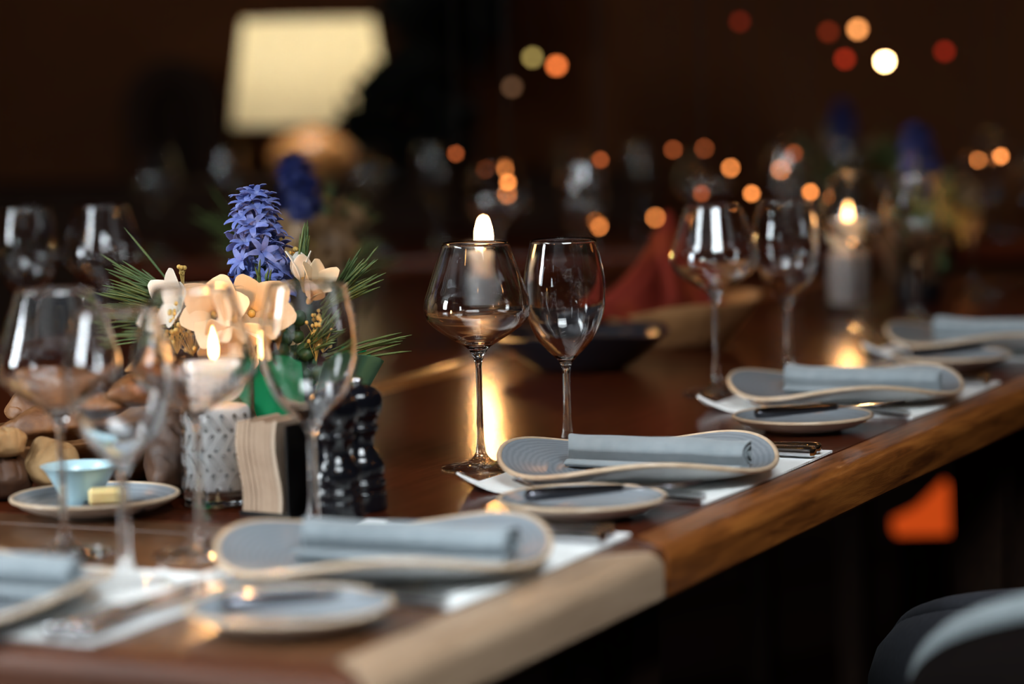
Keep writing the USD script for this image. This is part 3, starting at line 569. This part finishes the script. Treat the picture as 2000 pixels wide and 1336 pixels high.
def hyacinth(t, base, top, rmax, n, seed, stem='leaf_green', fm='hyacinth_blue'):
    rng = random.Random(seed); base, top = np.array(base), np.array(top); d = top - base; Ln = np.linalg.norm(d); d = d / Ln
    s1 = np.cross(d, (0, 1, 0)); s1 /= np.linalg.norm(s1); s2 = np.cross(d, s1)
    h = part(t, 'hyacinth_stem', tube([base - d * 0.10, base, base + d * Ln * 0.5, top - d * 0.006], [0.004, 0.004, 0.003, 0.0015], 8), stem)
    for k in range(n):
        f = k / (n - 1); z = f ** 0.92; a = k * 2.39996 + rng.uniform(-0.25, 0.25); rr = rmax * (1 - 0.62 * z ** 1.6) * rng.uniform(0.45, 1.12)
        o = math.cos(a) * s1 + math.sin(a) * s2; p = base + d * Ln * z + o * rr * 0.72; dirn = o * (1.0 - 0.55 * z) + d * (0.25 + 1.1 * z ** 2) + np.array([rng.uniform(-.5, .5) for _ in range(3)])
        part(h, 'floret', aim(moved(FL[k % 3], (0, 0, 0), rng.uniform(0, 6)), dirn, p), fm, 40)
def needles(o, d, n, L, spread, seed, w=0.0014):
    rng = np.random.RandomState(seed); ms = []; o, d = np.array(o, float), np.array(d, float); d /= np.linalg.norm(d)
    for _ in range(n):
        q = d + rng.normal(0, spread, 3); q /= np.linalg.norm(q); l = L * rng.uniform(0.65, 1.1); st = o + d * rng.uniform(-0.01, 0.02) + rng.normal(0, 0.004, 3); sag = np.array([0, 0, -0.10 * l * rng.uniform(0.2, 1.2)])
        ms.append(tube([st, st + q * l * 0.5 + sag * 0.2, st + q * l * 0.85 + sag * 0.7, st + q * l + sag], [w * 0.7, w, w * 0.8, w * 0.2], 4, False))
    return cat_(ms)
def berries(o, n, sp, seed, r=0.0028):
    rng = np.random.RandomState(seed); ms = []
    for _ in range(n):
        b = trimesh.creation.icosphere(1, r * rng.uniform(0.7, 1.15)); p = np.array(o) + rng.normal(0, 1, 3) * sp; ms.append(moved(b, p)); ms.append(tube([p, np.array(o) - (0, 0, 0.03)], 0.0004, 3, False))
    return cat_(ms)
def bloom(t, at, d, L, W, m, n=6, open_=0.9, seed=0, name='cream_flower'):
    rng = random.Random(seed); c = lathe(dense([(0, -0.012), (0.003, -0.01), (0.0045, 0.0), (0.0035, 0.006), (0, 0.009)], 0.002), 10)
    h = part(t, name, aim(c, d, at), 'yellow_bud', True)
    for k in range(n):
        p = moved(petal_mesh(L * rng.uniform(0.88, 1.08), W * rng.uniform(0.9, 1.1), open_ * rng.uniform(0.85, 1.2), -0.35, 10, 7, 0.0009, 0.75), (0.002, 0, 0)); p.apply_transform(trimesh.transformations.rotation_matrix(k * 2 * PI / n + rng.uniform(-.15, .15), (0, 0, 1)))
        part(h, 'petal', aim(p, d, at), m, True)
def px(x, y, dy=0.0): return ((x - 590) / 1885, dy, (902 - y) / 1885)       # local metres on the arrangement's own plane
def arrangement(label, loc, full=True, swap={}, rz=0.0, n_fl=50):
    S = lambda m: swap.get(m, m)
    t = thing('flower_arrangement', label, 'flower arrangement', loc, rz, 'flower arrangements along the tables')
    part(t, 'pot', lathe(dense([(0, 0), (0.034, 0), (0.036, 0.004), (0.042, 0.06), (0.0425, 0.064), (0.039, 0.062), (0.036, 0.05), (0, 0.048)], 0.004), 40), 'black_ceramic', 50)
    for k, (a, w, lean, m) in enumerate(((-2.05, 0.062, 0.42, 'paper_green'), (-0.75, 0.070, 0.75, 'paper_sage'), (0.5, 0.06, 0.5, 'paper_green'), (1.9, 0.06, 0.45, 'paper_sage'), (3.2, 0.06, 0.5, 'paper_green'))):
        P = np.zeros((9, 9, 3))
        for i in range(9):
            for j in range(9):
                zz = 0.035 + 0.085 * i / 8 * (1 - 0.12 * ((j - 4) / 4) ** 2); q = (j / 8 - 0.5) * w * (0.75 + 0.5 * i / 8); rad = 0.043 + lean * 0.05 * (i / 8) ** 1.3 + 0.004 * math.sin(j * 1.9 + k) * i / 8
                P[i, j] = (rad * math.cos(a) - q * math.sin(a), rad * math.sin(a) + q * math.cos(a), zz)
        part(t, 'paper_sheet', sheet(P, 0.0008), S(m), 40)
    hyacinth(t, px(526, 560), px(497, 366, 0.01), 0.036, n_fl, 5, S('leaf_green'), S('hyacinth_blue'))
    blooms = [((372, 575, -0.035), (-0.75, -0.75, 0.35), 0.040, 0.032, 'white_petal', 5, 0.8), ((440, 590, -0.055), (-0.15, -0.95, 0.25), 0.043, 0.040, 'cream_petal', 6, 1.05),
              ((500, 592, -0.045), (0.25, -0.9, 0.3), 0.042, 0.040, 'cream_petal', 6, 0.95), ((618, 560, -0.03), (0.5, -0.55, 0.8), 0.036, 0.026, 'cream_petal', 5, 0.6), ((600, 530, -0.02), (-0.1, -0.1, 1), 0.032, 0.022, 'white_petal', 4, 0.35), ((455, 640, -0.06), (0.1, -1, -0.25), 0.038, 0.034, 'cream_petal', 5, 1.1)]
    for k, (p, d, L, W, m, n_, o) in enumerate(blooms): bloom(t, px(*p), d, L, W, S(m), n_, o, k)
    for k, (x, y, dy, n_, s) in enumerate(((350, 610, -0.05, 26, 0.009), (385, 615, -0.055, 30, 0.011), (400, 550, -0.03, 14, 0.006), (640, 620, -0.03, 22, 0.008), (625, 645, -0.035, 12, 0.006), (592, 478, 0.0, 9, 0.004), (362, 505, -0.01, 8, 0.003), (455, 665, -0.06, 12, 0.01), (535, 610, -0.04, 16, 0.007))):
        part(t, 'berry_cluster', berries(px(x, y, dy), n_, s, 30 + k), 'yellow_bud', True)
    for k, (x, y, dy, d, n_, L, s) in enumerate(((370, 600, 0.0, (-0.9, -0.15, 0.32), 34, 0.095, 0.12), (360, 585, 0.02, (-0.8, 0.1, 0.55), 20, 0.092, 0.12), (360, 630, -0.02, (-0.95, -0.1, 0.08), 12, 0.08, 0.08), (640, 590, 0.0, (0.8, -0.1, 0.62), 22, 0.066, 0.16),
            (650, 690, -0.02, (0.93, -0.1, 0.30), 8, 0.095, 0.05), (590, 680, -0.02, (0.6, -0.3, 0.6), 26, 0.07, 0.2), (592, 530, 0.0, (0.1, 0, 1), 9, 0.05, 0.07), (520, 570, -0.035, (0.05, -0.2, 1), 8, 0.045, 0.12), (660, 560, 0.02, (0.55, 0, 0.9), 12, 0.045, 0.14))):
        part(t, 'pine_sprig', needles(px(x, y, dy), d, n_, L, s, 60 + k), 'pine_green', True)
    part(t, 'foliage_core', berries((-0.02, 0, 0.10), 60, 0.022, 77, 0.010), 'leaf_green', True)
    return t
fa = arrangement('flower arrangement with sharp blue hyacinth and cream blooms behind the near candle', (-0.222, 3.06, TZ))
DIMMED = {'hyacinth_blue': 'hyacinth_dim', 'paper_green': 'paper_dim', 'paper_sage': 'paper_dim', 'cream_petal': 'petal_dim', 'white_petal': 'petal_dim'}  # weaker light on the back arrangements, put into their colours
fb = arrangement('blurred blue hyacinth arrangement in dim-light colours just right of and behind the sharp one', (-0.262, 4.15, TZ - 0.0), swap=DIMMED, rz=0.8)
dup(fb, 'blue hyacinth arrangement in dim-light colours at the far right behind the wine glasses', (0.67, 4.78, TZ), 1.6)
dup(fb, 'faint blue hyacinth arrangement in dim-light colours left of the far right one', (0.72, 6.55, TZ), 2.4)

# ------------------------------------------------------------------ chairs
def chair_build(label, loc, rz, trim='chair_piping', top=0.805, back='chair_back'):
    t = thing('dining_chair', label, 'chair', loc, rz, 'dark tub chairs at the table'); Rr = 0.255
    ph = np.sin(np.linspace(-PI / 2, PI / 2, 61)) * 1.85; P = np.zeros((61, 9, 3)); rim = []
    for i, a in enumerate(ph):
        zt = 0.47 + (top - 0.47) * (1 - abs(a / 1.8501) ** 2.0) ** 0.5
        for j in range(9):
            k = j / 8; z = 0.40 + (zt - 0.40) * k; rr = Rr + 0.03 * k
            P[i, j] = (-rr * math.cos(a), rr * math.sin(a) * 0.98, z)
        rim.append((P[i, 8, 0], P[i, 8, 1], zt + 0.006))
    part(t, 'backrest', sheet(P, 0.03), back, True)
    Q = P.copy(); q = Q.copy(); q[:, :, :2] *= (1.0 + 0.14 * np.sin(np.linspace(0.0, 1.0, 9) * PI) ** 0.6)[None, :, None]; q[:, :, 2] = 0.42 + (Q[:, :, 2] - 0.40) * 0.93
    part(t, 'outer_pad', sheet(q, 0.02), back, True)
    part(t, 'piping', tube(rim, 0.0125, 12), trim, True, 'padded top edge')
    seat = lathe(dense([(0, 0.40), (0.23, 0.40), (0.25, 0.415), (0.25, 0.45), (0.235, 0.465), (0, 0.475)], 0.02), 40)
    part(t, 'seat', seat, 'chair_seat', 50)
    for sx in (-1, 1):
        for sy in (-1, 1): part(t, 'leg', tube([(sx * 0.15, sy * 0.15, 0.40), (sx * 0.22, sy * 0.2, 0.0)], [0.018, 0.011], 10), 'black_metal')
    return t
def U(u, v): p = E0 + u * ex + v * vx; return (p[0], p[1], 0)
chair_build('dark tub chair with light grey padded edge in the bottom right corner', (0.603, 2.30, 0), PI / 2 - 0.12, top=0.785)
chair_build('low dark navy tub chair just behind the light-edged one in the bottom right corner', (0.675, 2.97, 0), PI / 2 + 0.05, 'chair_fabric', 0.655, 'chair_fabric')

# ------------------------------------------------------------------ background
def bg(px_, py_, Y):
    """World point at depth Y on the sight line of a place in the picture."""
    x, y = px_ - 1000, 668 - py_; c, s = math.cos(ROLL), math.sin(ROLL); x2, y2 = x * c + y * s, -x * s + y * c
    d = x2 * r0 + FPX * f0 + y2 * u0; return EYE + d * (Y / d[1])
sb_y = 7.7; lp = bg(610, 330, sb_y)
t = thing('sideboard', 'dark wooden sideboard under the glowing table lamp', 'sideboard', (lp[0] - 0.1, sb_y + 0.1, 0))
topz = float(lp[2]) - 0.03
part(t, 'carcass', cbox(2.0, 0.44, topz - 0.14, 0.004, (0, 0, 0.12 + (topz - 0.14) / 2)), 'dark_wood', False); part(t, 'top_board', cbox(2.06, 0.48, 0.024, 0.004, (0, 0, topz - 0.012)), 'dark_wood', False)
for k in range(4): d_ = part(t, 'door', cbox(0.47, 0.02, topz - 0.22, 0.003, (-0.735 + 0.49 * k, -0.23, 0.12 + (topz - 0.14) / 2)), 'dark_wood', False); part(d_, 'knob', moved(trimesh.creation.icosphere(2, 0.012), (-0.735 + 0.49 * k + 0.19, -0.252, topz * 0.6)), 'brass', True)
for sx in (-0.9, 0.9): part(t, 'foot', cbox(0.08, 0.36, 0.13, 0.004, (sx, 0, 0.065)), 'dark_wood', False)
t = thing('table_lamp', 'table lamp with glowing cream shade and round amber base', 'lamp', (lp[0], sb_y, topz))
zt, zb = float(bg(610, 38, sb_y)[2]) - topz, float(bg(610, 242, sb_y)[2]) - topz
sh = part(t, 'shade', lathe([(0.17, zt), (0.207, zb), (0.205, zb), (0.168, zt)], 64), 'lamp_shade', 60)
part(t, 'base', lathe(dense([(0, 0), (0.07, 0), (0.075, 0.006), (0.10, 0.03), (0.112, 0.06), (0.10, 0.09), (0.06, 0.115), (0.025, 0.13), (0.018, zb + 0.03), (0, zb + 0.03)], 0.006), 48), 'lamp_base', 60)
emit('lamp_bulb', (1.0, 0.92, 0.76), 62.0); part(t, 'bulb', moved(trimesh.creation.icosphere(3, 0.035), (0, 0, zb + 0.20)), 'lamp_bulb', True); part(t, 'socket', tube([(0, 0, zb + 0.02), (0, 0, zb + 0.14)], 0.012, 10), 'brass')

# dark arched frame and dark shrub before the wall
a0, a1 = bg(345, 420, 8.35), bg(345, 115, 8.35); hw = 95 / FPX * 8.35; zt = float(a1[2])
out = [(-hw, 0), (-hw, zt - hw)] + [(-hw * math.cos(q), zt - hw + hw * math.sin(q) * 1.0) for q in np.linspace(0, PI, 16)] + [(hw, zt - hw), (hw, 0)]; iw = hw * 0.55
inn = [(-iw, 0.1), (-iw, zt - hw)] + [(-iw * math.cos(q), zt - hw + iw * math.sin(q)) for q in np.linspace(0, PI, 16)] + [(iw, zt - hw), (iw, 0.1)]
t = thing('arched_frame', 'dark arched wooden frame standing against the wall left of the lamp', 'frame', (a0[0], 8.4, 0))
part(t, 'frame', moved(trimesh.creation.extrude_polygon(Polygon(out, [inn]), 0.08, engine='earcut'), (0, 0, 0), 0, PI / 2), 'dark_wood', False)
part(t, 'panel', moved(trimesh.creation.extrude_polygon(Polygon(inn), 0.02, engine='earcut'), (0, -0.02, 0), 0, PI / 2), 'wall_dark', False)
def shrub(label, px_, py_, Y, r, seed):
    c = bg(px_, py_, Y); t = thing('potted_shrub', label, 'potted plant', (c[0], c[1], 0)); rng = np.random.RandomState(seed); ms = []
    pm = petal_mesh(0.11, 0.06, 0.4, 0.3, 5, 3)
    for _ in range(170):
        d = rng.normal(0, 1, 3); d /= np.linalg.norm(d); ms.append(aim(moved(pm, (0, 0, 0), rng.uniform(0, 6)), d + rng.normal(0, .3, 3), d * r * rng.uniform(0.35, 0.72) + (0, 0, c[2])))
    part(t, 'leaves', cat_(ms), 'dark_leaf', 40, kind='stuff')
    part(t, 'trunk', tube([(0, 0, 0.3), (0.01, 0, c[2] * 0.6), (0, 0.01, c[2])], 0.014, 8), 'dark_wood'); part(t, 'pot', lathe(dense([(0, 0), (0.12, 0), (0.16, 0.3), (0.15, 0.31), (0.14, 0.27), (0, 0.27)], 0.02), 32), 'black_ceramic', 50)
shrub('dark round shrub overlapping the lower right of the lamp shade', 800, 235, 7.35, 0.12, 1)
shrub('large dark shrub at the top, right of the lamp shade', 880, 10, 8.2, 0.15, 2)

# small lamps of the far side of the room
LAMPS = [((1675, 57), 8.2, (1.0, 0.36, 0.10), 7, 'orange lamp glowing high at the right'), ((1728, 120), 8.2, (1.0, 0.62, 0.25), 60, 'brightest lamp high at the right'), ((1650, 115), 8.2, (1.0, 0.06, 0.02), 1.6, 'dim red lamp left of the brightest lamp'),
         ((1087, 128), 8.2, (1.0, 0.22, 0.05), 6, 'orange lamp high at the middle'), ((1040, 112), 8.4, (0.75, 0.55, 0.16), 2.4, 'olive-yellow lamp beside the orange one'), ((1445, 42), 8.4, (1.0, 0.08, 0.03), 0.5, 'dim red lamp at the top'), ((1618, 62), 8.4, (1.0, 0.10, 0.03), 0.7, 'dim red lamp left of the high orange lamp'),
         ((1845, 100), 8.4, (1.0, 0.05, 0.02), 1.1, 'dim red lamp at the top right'), ((1000, 170), 8.6, (0.8, 0.4, 0.2), 0.7, 'faint brown lamp under the olive-yellow one')]
def hanging(name, label, p, r, m, group):
    t = thing(name, label, 'lamp', p, group=group)
    part(t, 'globe', moved(trimesh.creation.icosphere(2, r)), m, True); part(t, 'cap', lathe([(0, r * 0.9), (r * 0.8, r * 0.9), (r * 0.5, r * 1.7), (0, r * 2)], 12), 'black_metal')
    part(t, 'cord', tube([(0, 0, r * 1.9), (0, 0, RZ - p[2])], 0.0012, 5, False), 'black_metal')
for k, ((x, y), Y, c, L, lab) in enumerate(LAMPS):
    emit(f'lantern_{k}', c, L); hanging('pendant_lamp', lab, bg(x, y, 5.9), 0.0075, f'lantern_{k}', 'small pendant lamps across the room')
emit('glint', (1.0, 0.30, 0.07), 10.0); emit('glint_dim', (1.0, 0.22, 0.06), 2.6)  # glow of the added globes that stand in for reflections in glasses
FP = [(890, 300, 0), (940, 330, 0), (990, 330, 1), (992, 356, 1), (994, 380, 1), (1173, 312, 0), (1170, 442, 1), (1280, 425, 1), (1315, 292, 0), (1375, 290, 0), (1427, 328, 1), (1524, 331, 1), (1468, 378, 1), (1370, 378, 0), (1583, 375, 1), (1550, 300, 0), (1885, 360, 1), (1955, 305, 1), (1912, 312, 1)]
ON = 'first second third fourth fifth sixth seventh eighth ninth tenth eleventh twelfth thirteenth fourteenth fifteenth sixteenth seventeenth eighteenth nineteenth twentieth twenty-first'.split()
for k, (x, y, on) in enumerate(sorted(FP)):
    hanging('glint_globe', f'tiny glowing globe added for a glint of the background glasses, {ON[k]} from the left', bg(x, y, (4.9, 5.6, 5.25)[k % 3] if x > 800 else 4.3), 0.0042, 'glint' if on else 'glint_dim', 'tiny glowing globes added for background glints')
# glowing wedge added for an orange-lit gap past the chairs
p = bg(1855, 1044, 5.6); s = 5.6 / FPX; t = thing('lit_gap_wedge', 'orange glowing wedge added for the lit gap low under the far end of the table', 'lamp', (p[0], p[1], p[2]))
emit('wedge_glow', (0.90, 0.10, 0.012), 0.48)
part(t, 'glow_body', moved(trimesh.creation.extrude_polygon(Polygon([(-104 * s, 0), (0, 0), (0, 98 * s), (-6 * s, 92 * s), (-54 * s, 46 * s), (-104 * s, 22 * s)]), 0.07, engine='earcut'), (0, 0.07, 0), 0, PI / 2), 'wedge_glow', False)
part(t, 'foot', slab(-0.09, -0.005, 0.0, 0.07, -p[2], -0.001), 'black_metal', False)
